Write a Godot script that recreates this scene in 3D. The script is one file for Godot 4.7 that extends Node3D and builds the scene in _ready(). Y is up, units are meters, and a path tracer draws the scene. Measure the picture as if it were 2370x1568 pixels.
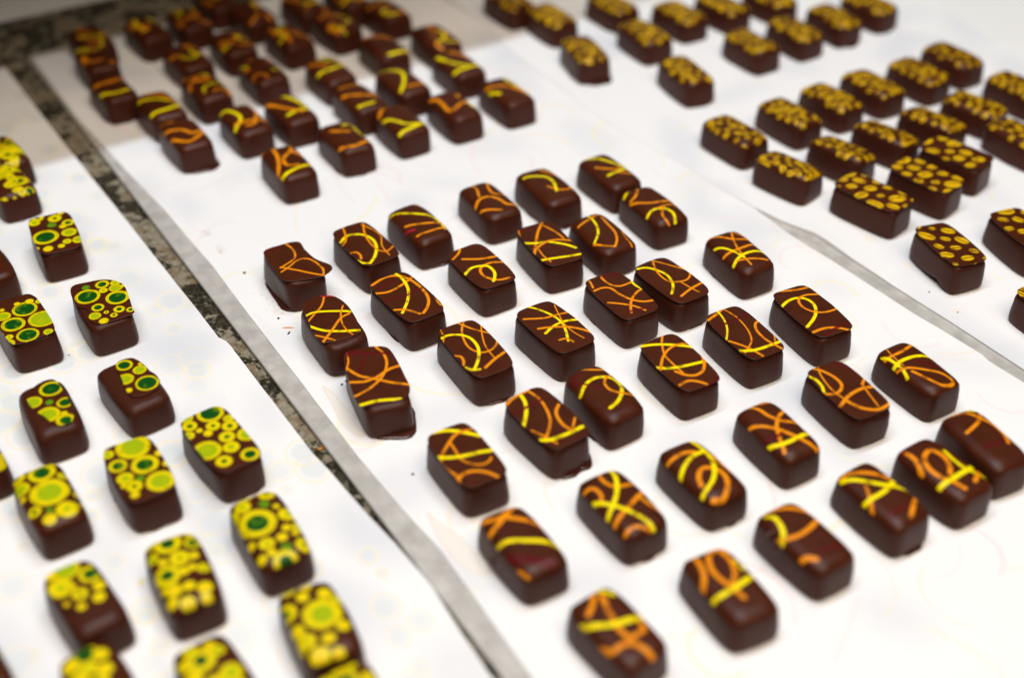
extends Node3D
# Rows of enrobed pralines with printed tops on white paper, on baking trays over a granite counter.
# Lengths below are in units of 0.85 mm (the praline's own scale); U turns them into metres.

const U := 0.00085
const TILE_W := 256
const TILE_H := 150
const TRAY_TURN := 58.0          # degrees between the picture's width and the long side of the trays
const HEIGHT := 17.5

const PRALINES := [
	["M1", -110.6, -565.1, 60.2, 37.0, "praline misshapen, bare of yellow, with jagged rim, first along, sixth front block row"],
	["M2", -75.5, -581.4, 55.8, 38.8, "praline with large yellow hook, second from left, sixth row of front swirl block"],
	["M3", -48.9, -602.9, 56.6, 38.2, "praline with yellow sweep and pink mark, third from left, sixth row of front swirl block"],
	["M4", -12.2, -626.6, 59.5, 37.5, "praline with orange curves only, fourth from left, sixth row of front swirl block"],
	["M5", 20.0, -641.1, 59.1, 38.8, "praline with yellow arc on a rounded top, fifth along, sixth front block row"],
	["M6", 54.9, -657.4, 58.2, 37.0, "praline with two short yellow strokes, sixth from left, sixth row of front swirl block"],
	["M7", 76.6, -621.5, 60.5, 38.2, "praline with small yellow hook and orange waves, sixth along, fifth front block row"],
	["M8", 47.6, -593.6, 60.6, 37.5, "praline with short yellow curve above orange arch, fifth along, fifth front block row"],
	["M9", 19.5, -581.4, 63.9, 38.5, "praline with orange peak and double yellow stripes, fourth along, fifth front block row"],
	["M10", -15.4, -561.1, 58.0, 37.5, "praline with small crimson flake on its side, third along, fifth front block row"],
	["M11", -51.3, -534.6, 55.4, 39.9, "praline with upright thin yellow curve, second from left, fifth row of front swirl block"],
	["M12", -85.2, -514.8, 60.9, 37.5, "praline lumpy sided, two yellow bands across, first from left, fifth row of front swirl block"],
	["M13", -60.7, -471.6, 69.3, 40.8, "praline leaking a chocolate foot, orange crossing on top, first along, fourth front block row"],
	["M14", -17.1, -493.8, 60.3, 41.0, "praline with slender yellow arc around orange curves, second along, fourth front block row"],
	["M15", 20.4, -510.4, 55.2, 38.5, "praline with two thin crossing yellow lines, third from left, fourth row of front swirl block"],
	["M16", 53.4, -535.9, 58.8, 37.5, "praline with flowing orange waves only touched by yellow, fourth along, fourth front block row"],
	["M17", 79.1, -548.7, 56.2, 37.5, "praline with yellow hook, tucked behind its neighbour, fifth along, fourth front block row"],
	["M18", 117.2, -576.7, 63.5, 37.0, "praline with crossing stripes, nearest the paper's edge, sixth along, fourth front block row"],
	["M19", 144.4, -522.9, 63.3, 39.8, "praline with yellow ring crossing an orange loop, sixth along, third front block row"],
	["M20", 109.5, -505.7, 61.6, 38.7, "praline with thin yellow curve and yellow base stripe, fifth along, third front block row"],
	["M21", 76.6, -483.3, 61.6, 39.2, "praline with two yellow stripes around an orange ring, fourth along, third front block row"],
	["M22", 41.1, -463.1, 58.5, 38.4, "praline with big yellow half ring, third from left, third row of front swirl block"],
	["M23", 15.1, -444.5, 55.5, 38.8, "praline with yellow stroke near a leaking foot, second along, third front block row"],
	["M24", -19.2, -420.7, 59.3, 37.5, "praline with two parallel yellow bands, first from left, third row of front swirl block"],
	["M25", 186.0, -481.3, 60.6, 37.5, "praline with long orange teardrop loop, sixth from left, second row of front swirl block"],
	["M26", 149.9, -463.5, 62.7, 37.6, "praline with two orange loops and little yellow, fifth along, second front block row"],
	["M27", 115.1, -437.9, 61.2, 37.5, "praline with yellow stroke at its near corner, fourth along, second front block row"],
	["M28", 79.6, -412.5, 59.0, 37.5, "praline with yellow arch around an orange loop, third along, second front block row"],
	["M29", 44.8, -393.9, 58.7, 37.5, "praline with yellow X over orange arcs, second from left, second row of front swirl block"],
	["M30", 4.4, -372.9, 58.6, 38.2, "praline with wide yellow stripe below orange crossing, first along, second front block row"],
	["M31", 202.7, -432.0, 66.0, 38.0, "praline half plain, cut by the frame edge, sixth along, first front block row"],
	["M32", 180.5, -413.7, 56.8, 37.5, "praline with yellow dash crossing a thin yellow line, fifth along, first front block row"],
	["M33", 151.5, -398.3, 58.6, 37.5, "praline with crossed yellow lines and plain near end, fourth along, first front block row"],
	["M34", 116.1, -374.9, 57.1, 37.5, "praline with curled broken flap and crimson streak, third along, first front block row"],
	["M35", 82.8, -349.7, 61.9, 37.5, "praline with thick yellow dash across orange loops, second along, first front block row"],
	["M36", 38.9, -329.1, 54.5, 37.5, "praline with one broad yellow band over orange, first along, first front block row"],
	["U1", -126.6, -667.2, 59.3, 38.0, "orange swirl praline with lone yellow stroke, standing ahead, first along, first rear block row"],
	["U2", -97.1, -696.4, 58.2, 37.5, "dark orange swirl praline, second from left, first row of rear swirl block"],
	["U3", -65.7, -717.5, 58.9, 37.5, "dark orange swirl praline, third from left, first row of rear swirl block"],
	["U4", -34.8, -735.4, 59.0, 37.5, "dark orange swirl praline, fourth from left, first row of rear swirl block"],
	["U5", -2.8, -753.8, 58.5, 37.5, "dark orange swirl praline, fifth from left, first row of rear swirl block"],
	["U6", -34.0, -792.8, 59.1, 37.5, "dark orange swirl praline, sixth from left, second row of rear swirl block"],
	["U7", -68.3, -767.8, 56.7, 37.5, "dark orange swirl praline, fifth from left, second row of rear swirl block"],
	["U8", -93.3, -746.0, 57.1, 37.5, "dark orange swirl praline, fourth from left, second row of rear swirl block"],
	["U9", -133.2, -730.1, 56.5, 37.5, "dark orange swirl praline, third from left, second row of rear swirl block"],
	["U10", -159.2, -717.8, 57.3, 37.5, "dark orange swirl praline, second from left, second row of rear swirl block"],
	["U11", -191.2, -700.3, 57.3, 37.5, "dark orange swirl praline, first from left, second row of rear swirl block"],
	["U12", -213.5, -736.1, 56.8, 37.5, "dark orange swirl praline, first from left, third row of rear swirl block"],
	["U13", -248.0, -759.5, 55.5, 37.5, "dark orange swirl praline, first from left, fourth row of rear swirl block"],
	["U14", -268.1, -800.4, 58.5, 37.5, "dark orange swirl praline, first from left, fifth row of rear swirl block"],
	["U15", -279.2, -831.8, 55.6, 37.5, "dark orange swirl praline, first from left, sixth row of rear swirl block"],
	["U16", -245.1, -845.7, 54.4, 37.5, "dark orange swirl praline, second from left, fifth row of rear swirl block"],
	["U17", -209.5, -802.5, 54.8, 37.5, "dark orange swirl praline, second from left, fourth row of rear swirl block"],
	["U18", -190.1, -760.2, 56.4, 37.5, "dark orange swirl praline, second from left, third row of rear swirl block"],
	["U19", -183.9, -824.1, 57.7, 37.5, "dark orange swirl praline, third from left, fourth row of rear swirl block"],
	["U20", -158.3, -783.5, 57.3, 37.5, "dark orange swirl praline, third from left, third row of rear swirl block"],
	["U21", -220.5, -862.1, 55.6, 37.5, "dark orange swirl praline, third from left, fifth row of rear swirl block"],
	["U22", -179.0, -872.6, 53.7, 37.5, "dark orange swirl praline, fourth from left, fifth row of rear swirl block"],
	["U23", -148.4, -834.1, 54.7, 37.5, "dark orange swirl praline, fourth from left, fourth row of rear swirl block"],
	["U24", -115.2, -783.6, 57.2, 37.5, "dark orange swirl praline, fourth from left, third row of rear swirl block"],
	["U25", -84.2, -818.7, 57.1, 37.5, "dark orange swirl praline, fifth from left, third row of rear swirl block"],
	["U26", -50.5, -832.8, 58.4, 37.5, "dark orange swirl praline, sixth from left, third row of rear swirl block"],
	["U27", -87.2, -877.6, 55.0, 37.5, "dark orange swirl praline, sixth from left, fourth row of rear swirl block"],
	["U28", -119.2, -855.6, 52.6, 37.5, "dark orange swirl praline, fifth from left, fourth row of rear swirl block"],
	["U29", -144.9, -887.1, 54.1, 37.5, "dark orange swirl praline, fifth from left, fifth row of rear swirl block"],
	["U30", -207.2, -894.9, 54.4, 37.5, "dark orange swirl praline, second from left, sixth row of rear swirl block"],
	["U31", -116.0, -897.9, 56.5, 37.5, "dark orange swirl praline, sixth from left, fifth row of rear swirl block"],
	["R1", 47.7, -813.6, 69.3, 38.0, "dark coffee bean praline, first from left, seventh row from front on right paper"],
	["R2", 27.4, -866.9, 57.8, 37.5, "dark coffee bean praline, first from left, eighth row from front on right paper"],
	["R2b", -1.6, -894.2, 57.0, 37.5, "dark coffee bean praline, alone in ninth row from front on right paper"],
	["R3", 88.8, -840.0, 60.0, 37.5, "dark coffee bean praline, second from left, seventh row from front on right paper"],
	["R4", 110.8, -782.8, 65.5, 41.0, "dark coffee bean praline, first from left, sixth row from front on right paper"],
	["R5", 158.5, -825.5, 58.4, 37.5, "dark coffee bean praline, second from left, sixth row from front on right paper"],
	["R6", 190.7, -845.7, 58.9, 37.5, "dark coffee bean praline, third from left, sixth row from front on right paper"],
	["R7", 220.5, -866.7, 60.9, 37.5, "dark coffee bean praline, fourth from left, sixth row from front on right paper"],
	["R8", 249.5, -888.6, 54.0, 37.5, "dark coffee bean praline, fifth from left, sixth row from front on right paper"],
	["R9", 115.6, -872.3, 56.6, 37.5, "dark coffee bean praline, third from left, seventh row from front on right paper"],
	["R10", 146.5, -887.1, 53.3, 37.5, "dark coffee bean praline, fourth from left, seventh row from front on right paper"],
	["R11", 70.5, -887.5, 54.5, 37.5, "dark coffee bean praline, second from left, eighth row from front on right paper"],
	["R12", 182.0, -899.8, 52.9, 37.5, "dark coffee bean praline, fifth from left, seventh row from front on right paper"],
	["R13", 286.1, -805.6, 57.6, 37.5, "dark coffee bean praline, sixth from left, fifth row from front on right paper"],
	["R14", 258.8, -782.6, 57.0, 37.5, "dark coffee bean praline, fifth from left, fifth row from front on right paper"],
	["R15", 225.6, -765.2, 58.1, 37.5, "dark coffee bean praline, fourth from left, fifth row from front on right paper"],
	["R16", 196.2, -746.9, 56.5, 37.5, "dark coffee bean praline, third from left, fifth row from front on right paper"],
	["R17", 167.3, -727.0, 56.6, 37.5, "dark coffee bean praline, second from left, fifth row from front on right paper"],
	["R18", 131.4, -704.1, 55.6, 37.5, "dark coffee bean praline, first from left, fifth row from front on right paper"],
	["R19", 281.8, -737.1, 46.0, 35.5, "dark coffee bean praline, fifth from left, fourth row from front on right paper"],
	["R20", 251.7, -718.7, 46.0, 35.5, "dark coffee bean praline, fourth from left, fourth row from front on right paper"],
	["R21", 219.7, -701.5, 46.0, 35.5, "dark coffee bean praline, third from left, fourth row from front on right paper"],
	["R22", 190.5, -682.7, 46.0, 35.5, "dark coffee bean praline, second from left, fourth row from front on right paper"],
	["R23", 156.6, -663.7, 46.0, 35.5, "dark coffee bean praline, first from left, fourth row from front on right paper"],
	["R24", 196.9, -631.5, 47.7, 40.3, "coffee bean praline with crisp yellow beans, first along, third row on right paper"],
	["R25", 230.4, -650.1, 47.9, 37.5, "dark coffee bean praline, second from left, third row from front on right paper"],
	["R26", 253.4, -674.4, 43.5, 37.5, "dark coffee bean praline, third from left, third row from front on right paper"],
	["R27", 298.5, -700.0, 56.9, 37.5, "dark coffee bean praline, fourth from left, third row from front on right paper"],
	["R28", 315.7, -762.8, 57.7, 37.5, "dark coffee bean praline, sixth from left, fourth row from front on right paper"],
	["R29", 225.5, -580.4, 69.4, 38.2, "coffee bean praline with notched base, first from left, second row from front on right paper"],
	["R30", 268.7, -595.1, 69.4, 37.5, "coffee bean praline cut by the frame edge, second along, second row on right paper"],
	["R31", 263.7, -526.9, 62.1, 37.5, "coffee bean praline barely inside the frame, alone in first row from front on right paper"],
	["L1", -238.3, -591.6, 63.3, 37.5, "green dot praline with one large dark green ring, second along, seventh row on left paper"],
	["L2", -199.3, -530.3, 59.8, 37.5, "green dot praline with peeling near edge, second along, sixth row on left paper"],
	["L3", -233.6, -516.6, 56.5, 37.7, "green dot praline with four large green rings, first along, sixth row on left paper"],
	["L4", -171.1, -470.3, 53.0, 37.5, "green dot praline with curled corner patch, third along, fifth row on left paper"],
	["L5", -204.0, -453.3, 59.9, 37.5, "green dot praline with print cut diagonally, second along, fifth row on left paper"],
	["L6", -124.4, -430.6, 54.0, 41.0, "green dot praline with many small ringed dots, third along, fourth row on left paper"],
	["L7", -155.0, -411.9, 59.0, 37.9, "green dot praline with large light green discs, second along, fourth row on left paper"],
	["L8", -189.0, -397.4, 56.6, 39.4, "green dot praline with one big light green disc, first along, fourth row on left paper"],
	["L9", -96.5, -379.5, 60.4, 41.0, "green dot praline with one big dark green eye, fourth along, third row on left paper"],
	["L10", -126.4, -356.6, 62.2, 39.4, "green dot praline with two green eyes, golden dots, third along, third row on left paper"],
	["L11", -160.7, -343.5, 53.0, 37.5, "green dot praline with half its top bare, second along, third row on left paper"],
	["L12", -71.3, -332.1, 64.0, 37.5, "green dot praline densely covered in golden dots, third along, second row on left paper"],
	["L13", -144.9, -303.2, 55.8, 37.5, "dark green dot praline, first from left, second row from front on left paper"],
	["L14", -104.2, -306.5, 55.8, 37.5, "dark green dot praline, second from left, second row from front on left paper"],
	["L15", -52.7, -293.9, 60.6, 37.5, "dark green dot praline, alone in first row from front on left paper"],
	["L16", -195.2, -313.5, 53.0, 37.5, "bare brown praline, first from left, third row from front on left paper"],
	["L17", -267.8, -566.9, 54.0, 39.8, "bare brown praline, first from left, seventh row from front on left paper"],
	["L18", -279.9, -646.8, 53.0, 37.5, "dark green dot praline, alone in eighth row from front on left paper"],
	["L19", -292.6, -679.3, 53.7, 37.5, "dark green dot praline, alone in ninth row from front on left paper"],
	["L20", -230.1, -425.1, 53.0, 37.5, "dark green dot praline, first from left, fifth row from front on left paper"]
]

const SWIRLS := {
	"M11": [["o",1.4,[-177,93,-200,5,-170,-61,-95,-91,12,-93,86,-72,133,-35,163,5]],["o",1.4,[-113,120,-84,57,-96,-25,-128,-111]],["y",1.4,[-207,-53,-140,-60,-44,-35,38,19,106,88]],["o",1.3,[64,107,98,59,159,22]],["o",1.0,[75,-120,120,-100,156,-99]],["r",1.4,[-139,82,-161,-30]],["r",1.4,[-20,103,-8,-22,-18,-94]]],
	"M14": [["o",1.0,[-216,-16,-141,-54,-85,-94,-52,-118]],["o",1.0,[-212,-57,-157,-14,-83,16,-11,24,43,-1,55,-48,31,-95,-6,-120]],["o",0.7,[-147,-112,-81,-80,16,-46,108,-41]],["y",1.4,[-135,119,-145,68,-120,12,-71,-16,-2,-14,59,12,110,51,141,83]],["y",1.4,[109,107,138,89,150,58]],["o",1.2,[7,113,27,89,62,93,89,109]],["o",1.4,[153,30,122,-33,98,-101]],["o",0.7,[-202,76,-167,83]],["o",0.7,[-130,97,-101,115]]],
	"M10": [["o",1.2,[-194,12,-157,42,-127,93]],["o",1.5,[-100,50,-55,-22,-31,-111]],["o",1.4,[30,-104,4,-55,9,-1,36,28,84,36,132,14,157,-21,162,-65]],["y",1.5,[27,115,-6,58,-1,10,24,-26,78,-27,118,-7,147,19]],["y",1.2,[-212,79,-218,63]],["p",1.4,[-52,145,-20,142,10,118]]],
	"M9": [["o",1.3,[-187,-50,-115,12,-10,78,82,133]],["o",1.0,[-164,-47,-88,-76,-13,-88]],["y",1.6,[-66,129,-39,76,-22,9]],["y",1.6,[-15,-5,36,-63,92,-100]],["y",1.6,[119,131,135,23,155,-92]],["o",1.3,[76,130,16,87,-22,9,-14,-55,22,-112]],["o",0.8,[20,77,91,83,154,74]],["o",1.0,[-171,94,-120,115]],["r",1.2,[-155,93,-175,7]]],
	"M8": [["y",1.2,[-183,-8,-129,-10,-69,0,-4,28,39,64,68,96]],["o",1.2,[-115,-65,-38,-56,38,-48,102,-20,150,20]],["o",1.2,[74,100,123,69,154,27]],["o",1.0,[34,-96,99,-71,175,-66]],["o",1.2,[-103,88,-133,-3,-157,-78]]],
	"M2": [["y",1.5,[-80,101,-113,53,-106,5,-70,-35,-3,-49,65,-28,130,18,170,66]],["y",1.4,[113,114,152,98,173,68]],["o",1.0,[-167,-80,-89,-45,-4,-24,87,-24,123,-54,101,-105]],["o",0.8,[-165,-71,-87,-97,-18,-101,70,-59,161,-49]],["o",1.2,[40,116,47,81,83,76,114,89]],["o",1.0,[-42,117,-83,69,-160,36,-206,28]]],
	"M16": [["o",1.2,[-228,-22,-168,1,-108,-1,-66,-33,-61,-91,-65,-133]],["o",1.3,[-94,95,-96,51,-73,14,-11,5,54,-19,101,-62,120,-127]],["o",1.2,[22,92,58,45,105,1,163,-26]],["o",1.2,[14,-142,17,-88,52,-28,98,13,143,41]],["y",1.2,[-98,-126,-45,-105,4,-114,40,-137]],["o",1.0,[-213,75,-167,72,-118,87]],["r",1.3,[-209,69,-170,-44,-157,-114]],["r",1.3,[130,52,155,-58]]],
	"M17": [["y",1.3,[-166,84,-150,37,-97,5,-43,-7,20,12,61,40,95,77]],["o",1.0,[-185,-28,-116,9,-49,25,9,17,36,-24,42,-66,15,-107,-27,-123,-68,-109]],["o",1.3,[136,49,112,-36,99,-140]],["o",0.8,[-185,-28,-105,-76,-35,-112]],["o",0.8,[36,-24,94,-32,155,-46]]],
	"M15": [["y",1.2,[-216,29,-165,-8,-96,-36,-26,-45,45,-26,126,16]],["y",1.4,[20,70,-4,5,-5,-64,25,-128]],["o",1.2,[-127,91,-83,8,-71,-52,-54,-117]],["o",1.3,[-27,78,-5,22,36,-42,83,-84,142,-116]],["o",0.6,[-139,-98,-77,-74,5,-48,79,-44,150,-58]],["o",1.0,[98,47,108,12,144,0]],["p",1.0,[73,-126,104,-141]]],
	"M22": [["y",1.6,[-37,103,-76,49,-93,-2,-82,-50,-49,-83,2,-87,51,-60,92,-12,114,47]],["o",1.3,[-220,24,-171,-15,-142,-51,-130,-91]],["o",1.3,[-195,95,-219,33]],["o",1.2,[-82,-90,-64,-49,-30,-26,12,-25,52,-52,86,-98]],["r",1.2,[-127,93,-164,14]],["r",1.2,[-123,88,-21,0]]],
	"M23": [["o",1.4,[-169,96,-190,39,-194,-35]],["o",1.2,[-194,-35,-120,-45,-45,-31,27,1,83,53,112,93]],["y",1.6,[-182,9,-130,22,-72,59,-8,119]],["o",1.0,[37,104,84,85,161,63]],["y",1.8,[107,109,128,70,137,-8,136,-90]],["o",1.4,[-39,-93,-6,-54,50,-33,102,-33,128,-45]],["o",1.0,[72,-99,120,-51]],["r",1.5,[-100,117,-105,20,-109,-61]]],
	"M13": [["o",1.2,[-221,-50,-171,-74,-102,-74,-33,-47,18,-5,61,55,90,123]],["o",1.5,[-14,125,5,59,-9,-6,-41,-70,-49,-124]],["o",1.4,[-114,108,-44,72,-1,17,52,-49,94,-118]],["o",0.8,[-207,82,-154,93,-97,122]],["y",1.6,[157,115,153,55,164,-2,178,-55]],["r",1.2,[-204,90,-201,50]],["r",1.5,[-201,50,-187,-2,-147,-123]],["r",1.5,[-187,-2,-75,64]]],
	"M12": [["o",1.0,[-204,-41,-138,1,-89,59,-41,116]],["y",1.4,[-96,109,-105,53,-79,-12,-43,-76,-24,-101]],["y",1.5,[-16,119,50,72,94,4,133,-89]],["o",1.2,[133,107,62,26,4,-36,-13,-89]],["o",0.8,[-87,-89,-27,-52,41,-30,105,-28,143,-38]],["o",1.0,[70,117,109,82,144,53]],["p",1.4,[-221,27,-214,-23,-180,-85]]],
	"M1": [["o",1.0,[-169,-24,-106,-39,-49,-31,-16,-9,11,49,24,78]],["o",1.0,[62,89,34,35,1,-26,11,-70,63,-95,141,-101,185,-86]],["o",1.2,[18,75,95,5,189,-80]],["r",1.6,[-148,87,-152,14]]],
	"M24": [["y",1.8,[-193,55,-173,-5,-133,-54,-75,-107]],["o",1.3,[8,128,-44,93,-101,27,-134,-26,-131,-96]],["o",1.0,[-109,23,-48,28,12,34,61,12,87,-22,87,-57,70,-81]],["y",1.8,[-55,129,-20,78,3,14,14,-49,31,-104]],["o",1.3,[-8,120,47,115,96,100,140,111]],["o",1.5,[134,121,105,85,101,41,118,3,151,-27,187,-44]]],
	"M29": [["o",1.6,[-190,-12,-140,7,-93,-4,-68,-37,-58,-95]],["o",1.8,[-1,-106,40,-12,77,71,98,114]],["o",1.6,[-127,102,-116,67,-72,60,-41,74]],["o",1.6,[158,107,147,57,164,20,195,-7]],["o",1.6,[14,-66,70,-77,118,-99]],["y",1.8,[-202,-43,-162,-59,-109,-44,-51,-7,4,48,56,120]],["y",1.8,[-56,107,-5,64,45,28,125,-8,198,-20]]],
	"M30": [["o",2.0,[-179,101,-142,55,-141,8,-165,-47,-168,-90]],["o",2.0,[-79,152,-97,75,-131,8,-158,-43]],["o",2.0,[-125,-2,-72,-58,-16,-104]],["r",4.0,[21,152,78,88,170,-19]],["y",2.0,[-23,136,-13,66,22,1,61,-55,110,-98]],["o",1.8,[95,132,129,106,174,89]],["o",2.0,[-211,75,-186,50]]],
	"M36": [["o",2.0,[-181,-25,-131,15,-96,63]],["y",2.0,[-195,6,-184,-34,-123,-76]],["o",2.0,[-140,-34,1,10,76,10]],["o",2.4,[-30,148,16,130,75,104]],["o",2.2,[87,87,88,40,120,6,181,-11]],["o",2.0,[35,-72,76,-59,79,6]],["r",2.0,[123,-67,116,-128]],["y",2.4,[-114,137,-61,97,-14,32,11,-50,24,-130]]],
	"M35": [["o",2.0,[-198,50,-137,51,-72,72,-8,123]],["o",2.0,[-129,-79,-163,-48,-150,-5,-98,25,-41,30,16,17,89,3]],["o",2.0,[-148,-58,-86,-62,-22,-37,15,3]],["y",2.2,[39,126,41,62,31,-12,15,-91]],["y",1.6,[-78,-77,-31,-84]],["p",1.6,[-190,69,-187,31]]],
	"M34": [["y",2.0,[-186,-49,-163,-92,-107,-118]],["o",2.0,[-186,66,-167,-1,-126,-57,-82,-95,-42,-112]],["o",2.0,[-42,-112,-16,-33,-11,47,-36,101,-79,138]],["p",2.4,[-73,158,11,143,76,127]],["r",1.6,[93,30,123,-88]],["y",2.0,[-168,67,-127,50,-63,69,-23,109,10,158]],["o",2.2,[85,127,91,89,121,64]]],
	"M33": [["o",2.0,[-161,108,-153,36,-103,-38,-49,-76,-8,-110]],["o",1.8,[70,-122,116,-52,158,5]],["o",1.4,[-60,42,-1,74,55,111]],["y",2.0,[-161,108,-95,33,-11,-48,63,-128]],["y",2.0,[3,125,2,21,-14,-51,-48,-112]],["r",1.6,[115,74,103,-16]],["r",1.6,[88,-104,131,-142]]],
	"M32": [["o",1.8,[-163,74,-98,74,-25,108]],["o",2.0,[44,19,-3,-23,-57,-39,-103,-18,-84,36,-30,68,33,68,77,47,136,35]],["y",1.4,[-69,-69,-11,-59,52,-58,109,-81,151,-113]],["y",2.2,[69,107,69,12,60,-119]],["o",1.8,[97,-95,130,-33]],["r",1.8,[-160,86,-188,-22]]],
	"M31": [["o",1.6,[-187,51,-166,-19,-107,-57,-53,-84,10,-85,70,-59]],["o",1.6,[-131,-74,-89,-27,-55,60]],["y",1.4,[-179,-38,-160,-69]],["r",1.6,[51,50,47,-54]]],
	"M28": [["o",1.8,[-107,125,-117,20,-99,-28]],["o",2.0,[164,76,179,36,134,-22,70,-50,17,-30,2,12,38,54,79,70]],["o",1.6,[-154,-61,-61,-75,64,-92]],["y",1.8,[-2,121,-49,63,-81,-6,-84,-54]],["y",1.8,[-200,-57,-106,-71,-26,-63,37,-29,87,24,127,106]]],
	"M27": [["o",1.6,[-210,9,-173,-27,-164,-84]],["o",1.6,[-170,120,-191,77,-182,29,-133,3,-77,-9,-23,-47,13,-113]],["o",1.6,[-85,-95,-58,-43,-17,1,41,34,134,75]],["o",1.8,[-97,147,-60,81,-6,21,57,-15,124,-41,180,-66]],["y",2.0,[60,114,91,58,90,-36,78,-132]],["o",1.4,[145,-117,169,-83]],["r",1.6,[39,95,39,17]]],
	"M21": [["o",1.0,[-221,-54,-152,-5,-72,32,-1,35,74,32]],["y",1.6,[-185,102,-165,39,-130,-27,-75,-101,-34,-130]],["y",1.6,[-18,123,13,77,32,19,45,-60,54,-134]],["o",1.2,[8,108,-59,53,-100,-7,-110,-70,-88,-127]],["o",1.4,[-88,-127,-34,-130,40,-107,100,-62,115,-12,93,29,49,55]],["o",1.4,[141,93,134,41,160,4,204,-25]],["r",1.4,[198,-25,177,-95]]],
	"M20": [["o",1.4,[-160,100,-179,36,-213,-38]],["y",0.9,[-208,16,-134,26,-59,58,8,111]],["o",0.8,[-205,-16,-126,-36,-50,-32,19,-15,77,19,131,93]],["o",1.2,[24,106,80,72,129,50,187,35]],["y",1.6,[107,103,132,52,139,-26,135,-113]],["o",1.2,[-43,-129,-33,-87,17,-59,91,-54,184,-75]],["o",0.7,[54,-128,121,-86]],["r",1.4,[-93,97,-101,-10,-113,-112]]],
	"M19": [["y",1.5,[-87,125,-115,62,-118,8,-89,-31,-39,-37,14,-10,57,35,95,101]],["o",1.2,[-96,-111,-118,-53,-110,-3,-69,23,-20,20,21,-10,41,-63,41,-128]],["o",1.3,[-212,65,-184,-5,-171,-57,-167,-107]],["o",1.5,[141,98,140,38,165,-20,211,-65]],["r",1.5,[184,63,160,-40,159,-127]],["p",1.4,[-188,113,-202,86]]],
	"M26": [["o",1.4,[-198,56,-157,23,-99,2,-43,5,-12,34,-5,76,-26,116]],["o",0.8,[-192,20,-135,48,-28,66,58,53]],["y",1.3,[-166,109,-126,87,-75,90,-38,107]],["o",1.6,[76,104,37,28,23,-56,41,-123]],["o",1.6,[62,56,124,33,167,-19,168,-75,151,-118]],["o",0.8,[10,-75,81,-58,152,-44]],["o",1.2,[-24,-110,0,-78]],["r",1.4,[-187,-58,-105,-101]]],
	"M25": [["o",1.5,[-118,115,-111,47,-122,-33,-143,-97]],["o",0.6,[-198,35,-125,61,-30,68]],["y",1.2,[-175,117,-122,90,-70,84,-21,85,35,102]],["y",1.8,[-50,115,-63,38,-54,-42,-16,-117]],["o",1.4,[-33,117,-5,56,46,-2,94,-44,158,-53,171,-23,153,20,93,42,21,63]],["o",1.2,[-195,-16,-177,-71]],["r",1.4,[-22,-12,62,-74,107,-111]]],
	"M18": [["o",1.5,[-178,94,-146,44,-98,-6,-71,-59,-55,-139]],["o",1.0,[-168,-52,-80,-11,-2,14,81,27,144,34]],["o",1.2,[-143,-54,-84,-95]],["o",1.5,[6,104,-2,14,-9,-62,-10,-135]],["y",1.3,[-92,119,-46,74,14,43,73,29]],["y",1.6,[93,105,55,35,48,-41,81,-121]],["o",1.3,[81,71,103,-3,142,-65]]],
	"M7": [["y",1.6,[-129,136,-162,72,-231,7]],["o",1.5,[-83,115,-18,46,8,-31,26,-123]],["o",1.3,[-217,-2,-158,3,-101,56,-87,93]],["y",1.5,[88,112,60,42,75,-13,134,-29,201,-1]],["o",1.2,[71,-7,131,35,198,34,217,1]],["o",1.2,[56,20,58,-73,109,-118]]],
	"M6": [["o",1.4,[-52,60,13,-14,8,-97]],["o",1.2,[47,-9,103,-68]],["y",1.5,[-161,50,-124,-9,-51,-49,17,-81]],["y",1.6,[56,52,43,-32,45,-111]]],
	"M5": [["o",1.2,[-175,-49,-140,-46,-54,-97,-2,-122,65,-112,100,-66,82,-20,23,18]],["y",1.4,[-124,82,-106,22,-67,-29,0,-34,87,1]]],
	"M4": [["o",1.2,[-184,22,-110,18,-37,45]],["o",1.2,[-162,-76,-91,-45,-21,-41,19,-110]],["o",1.6,[31,106,-9,56,-11,1,36,-35,105,-50,120,-104]],["o",1.4,[79,97,140,7]]],
	"M3": [["y",1.6,[-151,104,-119,42,-69,-27,-11,-82,64,-92,125,-81]],["o",1.5,[-1,83,27,3,74,-94]],["o",1.0,[-181,-65,-121,-102]],["p",1.4,[21,130,55,63]],["o",1.3,[112,78,113,0,119,-85]]],
	"U1": [["o",2.0,[-169,99,-190,37,-56,40,95,103,127,143]],["o",2.0,[-15,-94,-80,-51,-24,18,45,29,78,-27]],["y",2.2,[150,118,115,7,94,-117]],["y",1.6,[-46,-108,52,-110]],["o",2.0,[-210,-98,-80,-51]]],
	"U10": [["y",2.0,[-135,130,-132,57,-43,20,29,42,93,107]],["o",2.0,[-170,-92,-38,-90,92,-23,102,28]],["o",2.0,[-182,-3,-170,-92]],["o",2.0,[48,79,59,-38,96,-96]]],
	"U9": [["y",2.2,[-218,100,-199,2,-93,-54,19,-87]],["y",2.0,[78,59,50,-32,76,-106]],["o",2.0,[-156,110,-20,40,76,-39]]],
	"U11": [["o",2.0,[-69,101,-30,9,40,-35,-2,-134]],["o",2.0,[37,98,124,26,55,-92]],["o",2.0,[-186,119,-164,19]],["y",1.8,[-37,-112,27,-113]]],
	"U3": [["y",2.0,[-59,148,-10,67,87,10,120,-79]],["y",2.2,[158,133,144,21,113,-102]],["o",2.0,[-82,117,-163,37,-185,-72,-77,-105]]],
	"U5": [["o",2.0,[-93,104,-39,-22,114,-85]],["y",1.6,[-133,-58,-32,-70,77,-98]],["y",2.0,[-54,116,21,67]]],
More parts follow.
